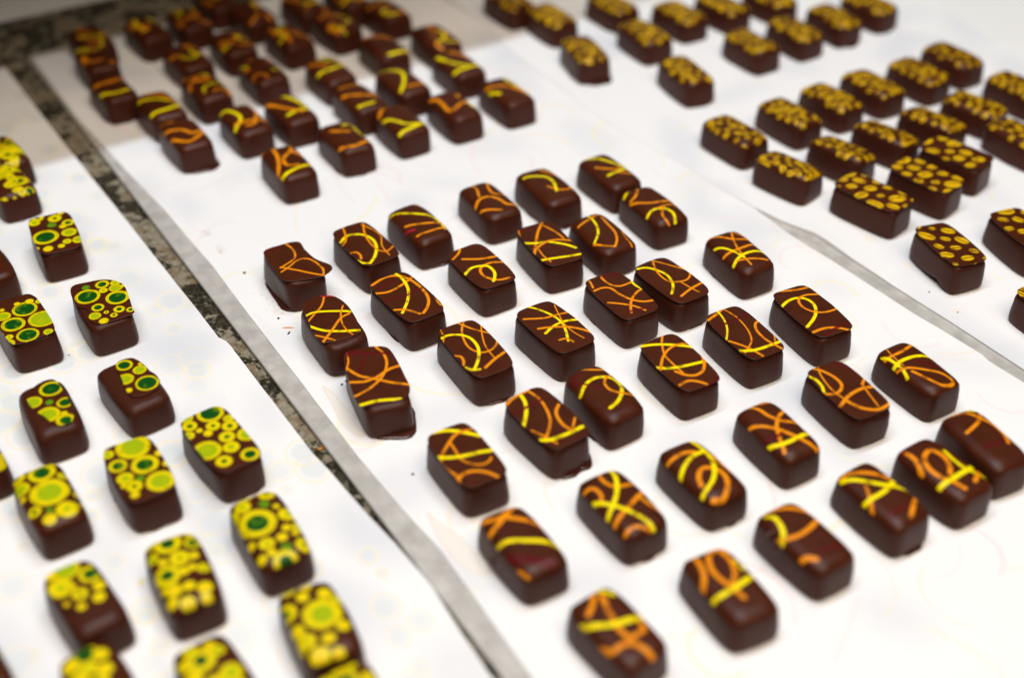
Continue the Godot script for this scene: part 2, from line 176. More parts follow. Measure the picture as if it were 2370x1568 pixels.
	"U4": [["o",2.0,[-155,115,-80,64,71,67,14,-55,59,-131]],["o",2.0,[-168,-126,-71,-62]],["y",1.8,[-10,-89,94,-80]]],
	"U7": [["y",2.0,[-187,95,-149,1,-74,-40,36,12,129,85]],["o",1.8,[103,19,116,-109]],["o",1.8,[-240,-50,-153,-107,62,-99]]],
	"U8": [["o",2.4,[-156,53,-135,-88,15,-139]],["o",2.4,[-43,92,3,-14,81,-134]],["y",2.0,[128,72,126,-29]]],
	"U6": [["y",2.0,[-125,88,-4,49,95,-34]],["y",2.4,[114,93,100,-84]],["o",2.0,[-176,7,-53,-75,69,-113]]],
	"U2": [["y",2.0,[-110,-37,-115,-97,-38,-87,77,-105]],["o",2.0,[116,92,145,13,123,-82]],["o",2.0,[-82,52,-28,-35]]],
	"U24": [["y",2.2,[-212,83,-138,6,-35,-115]],["y",2.0,[34,121,23,24,2,-96]],["o",2.0,[-121,96,-37,4]]],
	"U12": [["o",2.0,[-148,34,-99,-40,22,-85]],["y",2.0,[-99,99,-45,-19,54,-100]],["y",2.2,[104,95,99,1,82,-108]]],
	"U13": [["o",2.4,[-64,116,-51,28,-61,-99]],["y",2.2,[60,108,111,34,106,-62]]],
	"U25": [["y",2.2,[156,41,158,-119]],["o",2.0,[-149,70,-106,-37,15,-101]]]
}

const RINGS := {
	"L2": [["g",-71,46,64,0.75],["g",8,-77,58,0.72],["g",42,28,32,0.6],["g",104,-57,29,0.45],["l",101,60,31,0.7],["g",98,4,13,0.4],["g",138,-21,19,0.4],["l",-83,-36,23,0.4],["l",-75,-92,32,0.75],["g",-138,-46,36,0.6],["g",134,-103,21,0.5],["n",160,35,28,0.0],["l",-118,-105,25,0.5],["G",-151,30,21,1.0]],
	"L3": [["g",-68,-33,62,0.78],["g",26,51,59,0.72],["g",145,19,55,0.78],["l",56,-79,69,0.8],["l",-64,72,38,0.7],["l",114,97,20,0.4],["l",161,113,30,0.5],["l",74,134,24,0.5],["n",-119,62,17,0.0],["n",-119,-72,25,0.0],["l",174,-69,24,0.6],["l",-94,-110,18,0.4],["n",-130,-15,18,0.0]],
	"L4": [["g",-118,-17,41,0.7],["l",-44,-60,33,0.7],["l",-20,21,41,0.7],["g",63,-46,55,0.8],["n",62,41,19,0.0],["n",-81,-81,15,0.0]],
	"L5": [["g",-100,-40,55,0.75],["l",-44,54,42,0.75],["g",26,-68,38,0.7],["l",73,18,54,0.7],["G",-8,-9,18,1.0],["n",98,-45,18,0.0],["g",145,-38,44,0.6]],
	"L6": [["g",-175,-39,63,0.7],["g",-148,71,34,0.4],["g",-92,-12,33,0.3],["g",-51,-71,36,0.35],["l",-93,100,26,0.4],["n",-98,50,17,0.0],["n",-61,27,24,0.0],["g",6,-29,37,0.35],["l",75,-14,38,0.4],["l",37,78,64,0.7],["l",40,-108,47,0.65],["l",-98,-87,26,0.3],["n",-60,-124,22,0.0],["l",-206,61,32,0.7],["g",140,51,38,0.35],["g",163,-58,43,0.6]],
	"L7": [["l",-141,-23,77,0.68],["g",-60,69,41,0.6],["g",-11,-30,61,0.6],["l",120,-53,64,0.65],["l",28,67,37,0.5],["g",94,49,36,0.3],["n",145,63,24,0.0],["G",61,13,18,1.0],["l",-148,84,27,0.5],["n",-49,-106,24,0.0],["n",29,-113,24,0.0],["n",71,87,15,0.0]],
	"L8": [["g",-132,-19,60,0.6],["l",0,-9,83,0.62],["g",-164,77,39,0.3],["l",-86,83,39,0.6],["l",130,-38,48,0.3],["g",74,77,29,0.4],["n",148,39,35,0.0],["G",101,21,17,1.0],["n",-173,-78,21,0.0],["l",-76,-89,24,0.5],["l",53,-112,27,0.6],["n",-28,95,18,0.0],["n",121,-101,15,0.0]],
	"L9": [["g",-30,35,81,0.58],["g",-173,-58,37,0.3],["l",-204,24,35,0.4],["l",-145,55,36,0.4],["l",-115,118,38,0.6],["G",-118,-27,22,1.0],["l",-25,-90,40,0.3],["l",61,-110,35,0.5],["n",49,-57,23,0.0],["n",89,-22,27,0.0],["l",93,43,34,0.3],["n",68,102,25,0.0],["n",146,43,23,0.0],["n",155,88,25,0.0],["G",145,-18,23,1.0],["g",157,-86,37,0.25],["g",205,9,53,0.5],["n",89,-77,17,0.0],["n",-85,-67,18,0.0],["n",-240,-34,18,0.0]],
	"L10": [["g",-150,12,57,0.5],["g",13,60,55,0.48],["g",-113,-76,34,0.6],["g",-53,-8,42,0.2],["l",-104,89,28,0.6],["n",-60,55,25,0.0],["n",-43,-60,25,0.0],["n",20,-1,28,0.0],["n",14,-37,22,0.0],["n",98,57,38,0.0],["n",102,2,30,0.0],["n",137,-49,36,0.0],["l",34,-76,28,0.4],["n",80,90,22,0.0],["n",149,83,30,0.0],["n",177,30,35,0.0],["n",182,-41,27,0.0],["l",-174,74,23,0.5],["n",-172,-82,29,0.0],["n",-191,-47,23,0.0]],
	"L11": [["l",-156,6,56,0.75],["g",-78,-61,47,0.6],["l",-76,58,52,0.3],["g",-4,11,33,0.3],["n",-2,-63,30,0.0],["n",52,-40,30,0.0],["n",57,31,22,0.0],["n",14,70,16,0.0],["n",-154,64,28,0.0],["n",-55,18,16,0.0]],
	"L12": [["l",-8,-18,78,0.55],["g",-75,103,46,0.4],["g",-177,61,30,0.3],["n",-168,-8,30,0.0],["n",-118,21,30,0.0],["n",-102,-60,33,0.0],["n",26,92,34,0.0],["g",87,75,37,0.2],["n",109,-1,32,0.0],["n",165,52,47,0.0],["n",182,-13,29,0.0],["n",118,118,26,0.0],["l",-60,-96,27,0.4],["n",75,-69,32,0.0]],
	"L13": [["g",-144,1,47,0.8],["n",-112,-46,36,0.0],["n",-122,62,41,0.0],["l",-75,15,36,0.3],["n",-40,-36,36,0.0],["n",-43,59,41,0.0],["g",9,4,41,0.3],["n",68,-37,30,0.0],["l",46,49,40,0.4],["n",124,11,40,0.0]],
	"L14": [["g",-84,24,57,0.45],["l",25,-44,46,0.5],["l",-147,41,31,0.4],["n",-124,-28,31,0.0],["n",-98,84,31,0.0],["n",-30,75,41,0.0],["n",31,20,36,0.0],["l",-94,-48,26,0.5],["n",97,-44,36,0.0],["g",69,64,45,0.4]],
	"L1": [["g",24,53,72,0.7],["l",30,-68,42,0.6],["l",113,-40,24,0.4],["l",122,-97,34,0.6],["n",141,62,30,0.0],["n",144,-4,22,0.0],["n",114,115,19,0.0],["l",-142,77,32,0.4],["g",-183,53,35,0.3],["g",-141,-29,38,0.3],["G",-82,-2,24,1.0],["n",-42,-50,23,0.0],["n",-212,-2,19,0.0],["n",-215,-44,19,0.0],["n",-179,-67,19,0.0],["g",-67,-82,34,0.5]]
}

const BEANS := {
	"R24": [[-223,-5,-198,-104],[-213,42,-170,-5],[-159,-98,-109,-130],[-161,-27,-86,-51],[-74,-87,-25,-107],[-133,70,-100,10],[1,-77,52,-112],[-53,15,-14,-50],[-34,119,-17,32],[38,28,61,-19],[82,-110,143,-110],[101,4,155,-78],[30,103,130,92],[119,50,197,41],[192,14,209,-27],[196,-67,198,-103],[-175,93,-150,87],[147,129,172,112]],
	"R25": [[-214,36,-171,-84],[-182,74,-129,39],[-140,-82,-77,-103],[-125,10,-56,-30],[-39,-61,-17,-121],[-104,95,-52,60],[-21,50,12,-34],[24,-59,84,-90],[103,-88,175,-85],[66,59,96,13],[-17,104,37,79],[127,25,187,-53],[173,100,192,33],[84,107,134,98]],
	"R26": [[-213,54,-185,-44],[-160,-67,-120,-129],[-148,86,-71,58],[-89,-40,-35,-127],[-53,41,-15,-6],[-1,-31,78,-37],[24,82,60,14],[110,23,148,-48],[112,110,141,39],[-32,112,12,93]],
	"R29": [[-141,106,-61,50],[-162,25,-147,-14],[-133,-32,-82,-90],[-64,21,-26,-23],[-42,-57,29,-91],[-23,85,30,60],[34,28,50,-32],[67,112,99,47],[80,-54,116,-94],[139,32,145,-38],[156,100,179,74],[178,-71,169,-104],[-178,86,-201,48],[205,5,205,-30]],
	"R30": [[-189,45,-167,-55],[-127,86,-92,34],[-111,1,-53,-30],[-31,112,-18,58],[-144,-75,-110,-123],[-70,-65,7,-70],[16,65,26,0]]
}

const PLATES := {
	"L4": [-160,-3,-150,-69,-73,-91,-20,-92,43,-105,106,-86,134,-13,109,45,43,49,-46,30,-107,24],
	"L5": [-94,70,-163,8,-166,-64,-87,-82,42,-86,156,-67,159,4,73,37,7,64],
	"L11": [-160,85,-174,4,-152,-75,-79,-84,33,-86,102,-24,84,53,15,92,-56,103],
	"L2": [-191,95,-199,9,-167,-83,-78,-137,109,-118,169,-104,182,8,165,70,116,92,36,77,-33,114],
	"M1": [-159,95,-171,7,-154,-91,-67,-94,33,-108,141,-152,192,-87,181,10,145,103,50,111,-69,111],
	"M12": [-184,84,-226,10,-209,-44,-171,-89,-62,-110,126,-88,156,-37,145,90,75,120,-84,99],
	"M13": [-208,99,-237,67,-236,5,-228,-55,-193,-108,-96,-121,40,-121,106,-120,162,-97,178,-58,174,27,168,118,97,132,-20,126,-106,117]
}

var buf := PackedByteArray()
var bw := 0
var bh := 0
var grain := FastNoiseLite.new()
var names := {}
var thin := false

const BROWN := Color8(73, 31, 12)
const INK := {"o": Color8(234, 140, 12), "y": Color8(250, 226, 0), "r": Color8(92, 12, 18), "p": Color8(176, 22, 52)}
const RING_YELLOW := Color8(228, 206, 0)
const DARK_GREEN := Color8(14, 74, 16)
const LIGHT_GREEN := Color8(158, 176, 8)
const BEAN_YELLOW := Color8(230, 182, 10)


func _ready() -> void:
	grain.seed = 5
	grain.noise_type = FastNoiseLite.TYPE_SIMPLEX_SMOOTH
	grain.fractal_octaves = 3
	camera_and_light()
	setting()
	pralines()
	crumbs()


func camera_and_light() -> void:
	var cam := Camera3D.new()
	cam.name = "camera"
	add_child(cam)
	cam.position = Vector3(0, 400 * U, 0)
	cam.rotation_degrees = Vector3(-37.4, 0, 0)
	cam.near = 0.02
	cam.far = 20.0
	var lens := CameraAttributesPhysical.new()
	lens.frustum_focal_length = 47.74
	lens.frustum_focus_distance = 0.553
	lens.frustum_near = 0.02
	lens.frustum_far = 20.0
	lens.exposure_aperture = 3.9
	cam.attributes = lens
	cam.fov = 28.2
	cam.current = true
	var around := WorldEnvironment.new()
	around.name = "environment"
	var e := Environment.new()
	e.background_mode = Environment.BG_COLOR
	e.background_color = Color(0.02, 0.019, 0.018)
	e.tonemap_mode = Environment.TONE_MAPPER_LINEAR
	e.tonemap_exposure = 0.98
	e.sdfgi_enabled = true
	e.ssao_enabled = true
	e.ssil_enabled = true
	around.environment = e
	add_child(around)
	# unseen lamps: cool tube lights from above, warm panel lights the shaded far end
	lamp("unseen_tube_lamp", "unseen white tube lamp above the counter, lighting the papers", ground(-600, 280, 1880), ground(-600, 280, 0), Vector2(1.3, 0.035), 1.62, Color(0.88, 0.945, 1.0), Vector2(1.4, 0.08))
	lamp("unseen_panel_lamp", "unseen warm panel lamp behind the photographer, lighting the shaded far end", ground(130, 160, 1480), ground(-480, 250, 0), Vector2(1.0, 1.0), 1.42, Color(1.0, 0.94, 0.86), Vector2(1.06, 1.06))


func lamp(called: String, label: String, at: Vector3, to: Vector3, size: Vector2, energy: float, tint: Color, case_size: Vector2) -> void:
	var root := Node3D.new()
	root.name = called
	root.set_meta("label", label)
	root.set_meta("category", "lamp")
	add_child(root)
	var along := dir_t()
	var z := (at - to).normalized()
	var x := (along - z * along.dot(z)).normalized()
	root.transform = Transform3D(Basis(x, z.cross(x), z), at)
	var case_mesh := BoxMesh.new()
	case_mesh.size = Vector3(case_size.x, case_size.y, 0.05)
	part("housing", case_mesh, plain(Color(0.7, 0.7, 0.7), 0.5), root).position.z = 0.03
	var glow := plain(Color(1, 1, 1), 0.5)
	glow.emission_enabled = true
	glow.emission = tint
	glow.emission_energy_multiplier = 1.0
	var face := BoxMesh.new()
	face.size = Vector3(size.x, size.y, 0.004)
	part("diffuser", face, glow, root).position.z = 0.002
	var l := AreaLight3D.new()
	l.name = "light"
	l.area_size = size
	l.light_energy = energy
	l.light_color = tint
	l.area_range = 8.0
	l.area_attenuation = 2.0
	l.shadow_enabled = true
	l.position.z = -0.006
	root.add_child(l)


# ---------------------------------------------------------------- helpers
func dir_s() -> Vector3:
	return Vector3(cos(deg_to_rad(TRAY_TURN)), 0, sin(deg_to_rad(TRAY_TURN)))


func dir_t() -> Vector3:
	return Vector3(sin(deg_to_rad(TRAY_TURN)), 0, -cos(deg_to_rad(TRAY_TURN)))


func ground(s: float, t: float, y: float) -> Vector3:
	return (dir_s() * s + dir_t() * t + Vector3(0, y, 0)) * U


func plain(c: Color, rough: float) -> StandardMaterial3D:
	var m := StandardMaterial3D.new()
	m.albedo_color = c
	m.roughness = rough
	return m


func part(called: String, mesh: Mesh, m: Material, parent: Node) -> MeshInstance3D:
	var o := MeshInstance3D.new()
	o.name = called
	o.mesh = mesh
	o.material_override = m
	parent.add_child(o, true)
	return o


func numbered(called: String) -> String:
	var k: int = names.get(called, 0)
	names[called] = k + 1
	return called if k == 0 else "%s_%03d" % [called, k]


func tag(o: Node, label: String, category: String, group := "") -> void:
	o.set_meta("label", label)
	o.set_meta("category", category)
	if group:
		o.set_meta("group", group)


func commit(v: PackedVector3Array, uv: PackedVector2Array, idx: PackedInt32Array) -> ArrayMesh:
	var n := PackedVector3Array()
	n.resize(v.size())
	for k in range(0, idx.size(), 3):
		var a := v[idx[k]]
		var f := (v[idx[k + 2]] - a).cross(v[idx[k + 1]] - a)
		for j in 3:
			n[idx[k + j]] += f
	for k in n.size():
		n[k] = n[k].normalized()
	var arr := []
	arr.resize(Mesh.ARRAY_MAX)
	arr[Mesh.ARRAY_VERTEX] = v
	arr[Mesh.ARRAY_NORMAL] = n
	if uv.size() == v.size():
		arr[Mesh.ARRAY_TEX_UV] = uv
	arr[Mesh.ARRAY_INDEX] = idx
	var m := ArrayMesh.new()
	m.add_surface_from_arrays(Mesh.PRIMITIVE_TRIANGLES, arr)
	return m


# rings run counter-clockwise seen from above, lowest first; the last ring closes on a middle point
func loft(rings: Array, top: Vector3, bottom: bool) -> Array:
	var v := PackedVector3Array()
	var idx := PackedInt32Array()
	var n: int = rings[0].size()
	for r in rings:
		v.append_array(r)
	for k in rings.size() - 1:
		for j in n:
			var a := k * n + j
			var b := k * n + (j + 1) % n
			idx.append_array(PackedInt32Array([a, a + n, b, b, a + n, b + n]))
	var last := (rings.size() - 1) * n
	v.append(top)
	for j in n:
		idx.append_array(PackedInt32Array([last + j, v.size() - 1, last + (j + 1) % n]))
	if bottom:
		var c := Vector3.ZERO
		for p in rings[0]:
			c += p
		v.append(c / n)
		for j in n:
			idx.append_array(PackedInt32Array([j, (j + 1) % n, v.size() - 1]))
	return [v, idx]


func outline(a: float, b: float, power: float, n: int) -> PackedVector2Array:
	var p := PackedVector2Array()
	for k in n:
		var w := -TAU * k / n
		# points gathered where the outline turns
		w += 0.16 * sin(4.0 * w) * -1.0
		var c := cos(w)
		var s := sin(w)
		var q := Vector2(signf(c) * pow(absf(c), 2.0 / power), signf(s) * pow(absf(s), 2.0 / power))
		# slightly barrel-shaped in plan
		p.append(Vector2(a * q.x * (0.98 + 0.025 * (1.0 - q.y * q.y)), b * q.y * (0.925 + 0.085 * (1.0 - q.x * q.x))))
	return p


func interp(table: Array, s: float) -> float:
	for k in table.size() - 1:
		if s <= table[k + 1][0]:
			return lerpf(table[k][1], table[k + 1][1], clampf((s - table[k][0]) / (table[k + 1][0] - table[k][0]), 0, 1))
	return table[-1][1]


# ---------------------------------------------------------------- painting flat print into an image
func start(w: int, h: int, c: Color) -> void:
	bw = w
	bh = h
	var im := Image.create_empty(w, h, false, Image.FORMAT_RGB8)
	im.fill(c)
	buf = im.get_data()


func texture() -> ImageTexture:
	var im := Image.create_from_data(bw, bh, false, Image.FORMAT_RGB8, buf)
	im.generate_mipmaps()
	return ImageTexture.create_from_image(im)


func mixin(x: int, y: int, c: Color, a: float) -> void:
	var o := (y * bw + x) * 3
	if thin:
		# the ink is uneven: thinner in streaks, with a few pinholes
		a *= 1.0 - clampf(grain.get_noise_2d(x * 2.4, y * 2.4) - 0.12, 0.0, 0.5) * 0.9
	buf[o] = int(lerpf(buf[o], c.r * 255.0, a))
	buf[o + 1] = int(lerpf(buf[o + 1], c.g * 255.0, a))
	buf[o + 2] = int(lerpf(buf[o + 2], c.b * 255.0, a))


func smooth(p: PackedVector2Array, closed := false) -> PackedVector2Array:
	var q := PackedVector2Array()
	var n := p.size()
	if n < 3:
		return p
	for k in (n if closed else n - 1):
		var a := p[(k - 1 + n) % n] if closed else p[maxi(k - 1, 0)]
		var b := p[k]
		var c := p[(k + 1) % n]
		var d := p[(k + 2) % n] if closed else p[mini(k + 2, n - 1)]
		for j in 5:
			q.append(b.cubic_interpolate(c, a, d, j / 5.0))
	if not closed:
		q.append(p[n - 1])
	return q


# a stroke in pixels, kept inside the clip rectangle
func stroke(p: PackedVector2Array, half: float, c: Color, alpha: float, clip: Rect2i, soft := 0.6) -> void:
	var lo := p[0]
	var hi := p[0]
	for q in p:
		lo = lo.min(q)
		hi = hi.max(q)
	var pad := half + soft + 1.0
	var box := Rect2i(Vector2i((lo - Vector2(pad, pad)).floor()), Vector2i((hi - lo + Vector2(pad, pad) * 2.0).ceil())).intersection(clip)
	if box.size.x <= 0 or box.size.y <= 0:
		return
	var cover := PackedFloat32Array()
	cover.resize(box.size.x * box.size.y)
	for k in p.size() - 1:
		var a := p[k]
		var b := p[k + 1]
		var ab := b - a
		var len2 := maxf(ab.length_squared(), 0.0001)
		var x0 := maxi(int(minf(a.x, b.x) - pad), box.position.x)
		var x1 := mini(int(maxf(a.x, b.x) + pad) + 1, box.end.x)
		var y0 := maxi(int(minf(a.y, b.y) - pad), box.position.y)
		var y1 := mini(int(maxf(a.y, b.y) + pad) + 1, box.end.y)
		for y in range(y0, y1):
			for x in range(x0, x1):
				var q := Vector2(x + 0.5, y + 0.5) - a
				var d := (q - ab * clampf(q.dot(ab) / len2, 0, 1)).length()
				if d < half + soft:
					var o := (y - box.position.y) * box.size.x + x - box.position.x
					cover[o] = maxf(cover[o], clampf((half + soft - d) / (2.0 * soft), 0, 1))
	for y in box.size.y:
		for x in box.size.x:
			var w := cover[y * box.size.x + x]
			if w > 0.0:
				mixin(x + box.position.x, y + box.position.y, c, w * alpha)


# an ellipse in pixels: centre, half axes, turn
func disc(o: Vector2, rx: float, ry: float, turn: float, c: Color, alpha: float, clip: Rect2i, soft := 0.6) -> void:
	var r := maxf(rx, ry) + soft + 1.0
	var box := Rect2i(Vector2i((o - Vector2(r, r)).floor()), Vector2i(int(2 * r) + 2, int(2 * r) + 2)).intersection(clip)
	var cs := cos(turn)
	var sn := sin(turn)
	for y in range(box.position.y, box.end.y):
		for x in range(box.position.x, box.end.x):
			var q := Vector2(x + 0.5, y + 0.5) - o
			var u := (q.x * cs + q.y * sn) / rx
			var v := (-q.x * sn + q.y * cs) / ry
			var d := (sqrt(u * u + v * v) - 1.0) * minf(rx, ry)
			if d < soft:
				mixin(x, y, c, clampf((soft - d) / (2.0 * soft), 0, 1) * alpha)


func ring_dot(o: Vector2, r: float, kind: String, inner: float, clip: Rect2i) -> void:
	if kind == "G":
		disc(o, r, r, 0, Color8(96, 140, 14), 1.0, clip)
		return
	r *= 0.84 if kind == "n" else 0.95
	disc(o, r + 1.0, r + 1.0, 0, Color8(126, 84, 8), 0.8, clip)
	disc(o, r, r, 0, RING_YELLOW, 1.0, clip)
	if r > 9.0:
		disc(o, r * 0.9, r * 0.9, 0, Color8(176, 164, 0), 1.0, clip)
		disc(o, r * 0.86, r * 0.86, 0, RING_YELLOW, 1.0, clip)
	if kind == "n":
		disc(o + Vector2(r, r) * 0.1, r * 0.45, r * 0.45, 0, Color8(240, 200, 10), 1.0, clip)
	else:
		disc(o, r * inner, r * inner, 0, DARK_GREEN if kind == "g" else LIGHT_GREEN, 1.0, clip)


func bean(a: Vector2, b: Vector2, clip: Rect2i, rng: RandomNumberGenerator) -> void:
	var half := (b - a).length() / 2.0
	var mid := (a + b) / 2.0
	var turn := (b - a).angle()
	var wide := maxf(half * rng.randf_range(0.58, 0.72), 6.0)
	disc(mid, half, wide, turn, BEAN_YELLOW, 1.0, clip)
	var side := Vector2.from_angle(turn + PI / 2)
	var bow := wide * rng.randf_range(-0.3, 0.3)
	stroke(smooth(PackedVector2Array([a * 0.96 + mid * 0.04, mid + side * bow, b * 0.96 + mid * 0.04])), 1.9, Color8(70, 34, 10), 1.0, clip)
	stroke(smooth(PackedVector2Array([a * 0.7 + mid * 0.3 + side * wide * 0.45, mid + side * (bow * 0.5 + wide * 0.5), b * 0.7 + mid * 0.3 + side * wide * 0.45])), 0.4, Color8(170, 120, 8), 0.7, clip)


# ---------------------------------------------------------------- the setting
func setting() -> void:
	counter()
	tray("baking_tray", "bare metal margin of baking tray along the granite strip", 166.0, 453.0)
	tray("baking_tray", "metal tray under the coffee bean pralines, grey strip showing", 455.0, 744.0)
	tray("baking_tray", "metal tray hidden under the left paper with green dot pralines", -120.0, 140.0)
	var rng := RandomNumberGenerator.new()
	rng.seed = 11
	paper("white paper under the green dot pralines, at left", "rings", 0.0, [[-872.0, -140.0], [-150.0, -140.0]],
		[[-872.0, 149.0], [-744.0, 151.0], [-641.0, 154.0], [-519.0, 156.0], [-515.0, 158.5], [-420.0, 159.0], [-405.0, 160.5], [-375.0, 162.0], [-352.0, 164.0], [-325.0, 165.5], [-300.0, 163.5], [-274.0, 162.5], [-150.0, 162.5]], -872.0, -872.0, 40.0, rng)
	paper("white paper under the orange swirl pralines, in the middle", "swirls", 0.0,
		[[-895.0, 169.0], [-783.0, 168.0], [-700.0, 172.0], [-651.0, 175.0], [-579.0, 177.0], [-513.0, 176.0], [-408.0, 175.0], [-366.0, 176.0], [-339.0, 178.0], [-266.0, 175.0], [-150.0, 176.0]],
		[[-895.0, 452.0], [-479.0, 456.0], [-443.0, 455.0], [-410.0, 457.0], [-355.0, 459.0], [-339.0, 461.0], [-311.0, 463.0], [-308.0, 461.5], [-288.0, 463.0], [-150.0, 466.0]], -874.0, -892.0, 300.0, rng)
	paper("white paper under the coffee bean pralines, at right", "beans", 0.5,
		[[-900.0, 455.0], [-761.0, 453.0], [-702.0, 446.0], [-589.0, 443.0], [-537.0, 451.0], [-478.0, 455.0], [-455.0, 459.0], [-434.0, 466.0], [-405.0, 466.0], [-340.0, 469.0], [-295.0, 470.0], [-150.0, 470.0]],
		[[-900.0, 760.0], [-623.0, 752.0], [-564.0, 737.0], [-530.0, 739.0], [-150.0, 745.0]], -900.0, -900.0, 600.0, rng)
	paper("bare white paper in the far right corner", "", -0.2, [[-900.0, 715.0], [-300.0, 715.0]], [[-900.0, 1050.0], [-300.0, 1050.0]], -900.0, -900.0, 900.0, rng)
	paper("bare pale paper behind the granite strip, far left", "", -2.6, [[-1240.0, -40.0], [-953.0, -40.0]], [[-1240.0, 640.0], [-953.0, 640.0]], -1240.0, -1240.0, 120.0, rng)
	# unseen shelf placed to shade the far left corner, and its unseen support
	var unseen_wall := box_between(Vector3(-1290, -3.5, -500), Vector3(-1250, 700, 1400))
	var w := part("unseen_wall", unseen_wall, plain(Color(0.62, 0.6, 0.56), 0.7), self)  # out of view, put in to carry the shelf
	w.set_meta("kind", "structure")
	var shelf := part("unseen_wall_shelf", box_between(Vector3(-1250, 340, -450), Vector3(-708, 356, 560)), plain(Color(0.3, 0.27, 0.24), 0.6), self)
	tag(shelf, "unseen dark shelf above the far end of the counter, shading the far left corner", "shelf")


func box_between(lo: Vector3, hi: Vector3) -> ArrayMesh:   # s, y, t
	var v := PackedVector3Array()
	var idx := PackedInt32Array()
	var mid := (lo + hi) / 2.0
	for axis in 3:
		for side in [-1.0, 1.0]:
			var c := []
			for k in 4:
				var p := mid
				p[axis] = lo[axis] if side < 0 else hi[axis]
				var a := (axis + 1) % 3
				var b := (axis + 2) % 3
				p[a] = lo[a] if k in [0, 3] else hi[a]
				p[b] = lo[b] if k in [0, 1] else hi[b]
				c.append(ground(p.x, p.z, p.y))
			var o := v.size()
			v.append_array(PackedVector3Array(c))
			var n: Vector3 = (c[2] - c[0]).cross(c[1] - c[0])
			var out: Vector3 = (c[0] + c[2]) / 2.0 - ground(mid.x, mid.z, mid.y)
			idx.append_array(PackedInt32Array([o, o + 1, o + 2, o, o + 2, o + 3] if n.dot(out) > 0 else [o, o + 2, o + 1, o, o + 3, o + 2]))
	return commit(v, PackedVector2Array(), idx)


func counter() -> void:
	var n1 := FastNoiseLite.new()
	n1.seed = 21
	n1.noise_type = FastNoiseLite.TYPE_CELLULAR
	n1.cellular_return_type = FastNoiseLite.RETURN_CELL_VALUE
	n1.cellular_jitter = 1.0
	n1.frequency = 0.028
	n1.domain_warp_enabled = true
	n1.domain_warp_amplitude = 14.0
	n1.domain_warp_frequency = 0.03
	var n2 := FastNoiseLite.new()
	n2.seed = 4
	n2.frequency = 0.06
	n2.fractal_octaves = 4
	var size := 1024
	var a := n1.get_image(size, size)
	var b := n2.get_image(size, size)
	start(size, size, Color8(150, 142, 126))
	var da := a.get_data()
	var db := b.get_data()
	for k in size * size:
		var g: float = da[k] / 255.0
		var f: float = db[k] / 255.0
		var c := Color8(146, 137, 120)
		if g > 0.52:
			c = Color8(42, 38, 30).lerp(Color8(86, 78, 62), clampf((f - 0.45) * 3.0, 0, 1))
		elif g > 0.36:
			c = Color8(140, 131, 114)
		elif g > 0.2:
			c = Color8(128, 112, 90)
		else:
			c = Color8(104, 98, 86)
		c = c.lerp(Color8(60, 54, 42), clampf((f - 0.62) * 4.0, 0, 0.8)).lerp(Color8(166, 158, 142), clampf((0.36 - f) * 4.0, 0, 0.6))
		buf[k * 3] = c.r8
		buf[k * 3 + 1] = c.g8
		buf[k * 3 + 2] = c.b8
	var m := plain(Color.WHITE, 0.22)
	m.albedo_texture = texture()
	m.uv1_triplanar = true
	m.uv1_world_triplanar = true
	m.uv1_scale = Vector3(3.2, 3.2, 3.2)
	var o := part("granite_counter", box_between(Vector3(-1290, -40, -500), Vector3(120, -3.5, 1400)), m, self)
	o.set_meta("kind", "structure")


func tray(called: String, label: String, t0: float, t1: float) -> void:
	# a flat sheet with rolled edges, swept round as a lofted slab
	var p := PackedVector2Array()
	var s0 := -884.0
	var s1 := -140.0
	var rad := 6.0
	for corner in [[s1 - rad, t1 - rad, 0.0], [s1 - rad, t0 + rad, 90.0], [s0 + rad, t0 + rad, 180.0], [s0 + rad, t1 - rad, 270.0]]:
		for k in 5:
			var w := deg_to_rad(corner[2] + k * 22.5)
			p.append(Vector2(corner[0] + rad * cos(w), corner[1] + rad * sin(w)))
	# corners run from +s,+t round to -t: angle measured from s towards -t
	p = PackedVector2Array()
	for corner in [[s1 - rad, t1 - rad, 90.0], [s0 + rad, t1 - rad, 180.0], [s0 + rad, t0 + rad, 270.0], [s1 - rad, t0 + rad, 0.0]]:
		for k in 5:
			var w := deg_to_rad(corner[2] - 90.0 + k * 22.5)
			p.append(Vector2(corner[0] + rad * cos(w), corner[1] + rad * sin(w)))
	var rings := []
	for step in [[-3.4, 0.8], [-3.0, 0.2], [-1.6, 0.0], [-0.8, 0.25], [-0.5, 1.0]]:
		var ring := PackedVector3Array()
		var c := Vector2((s0 + s1) / 2, (t0 + t1) / 2)
		for q in p:
			var d: Vector2 = q - c
			q = c + Vector2(d.x - signf(d.x) * step[1], d.y - signf(d.y) * step[1])
			ring.append(ground(q.x, q.y, step[0]))
		rings.append(ring)
	var l := loft(rings, ground((s0 + s1) / 2, (t0 + t1) / 2, -0.5), false)
	var m := plain(Color8(172, 166, 158), 0.42)
	m.metallic = 0.15
	var n := FastNoiseLite.new()
	n.seed = 9
	n.frequency = 0.02
	n.fractal_octaves = 4
	var tex := NoiseTexture2D.new()
	tex.noise = n
	tex.seamless = true
	tex.width = 512
	tex.height = 512
	var ramp := Gradient.new()
	ramp.set_color(0, Color8(176, 171, 166))
	ramp.set_color(1, Color8(212, 207, 202))
	tex.color_ramp = ramp
	m.albedo_texture = tex
	m.albedo_color = Color.WHITE
	m.uv1_triplanar = true
	m.uv1_world_triplanar = true
	m.uv1_scale = Vector3(9, 9, 9)
	var o := part(numbered(called), commit(l[0], PackedVector2Array(), l[1]), m, self)
	tag(o, label, "tray", "baking trays on the granite counter")


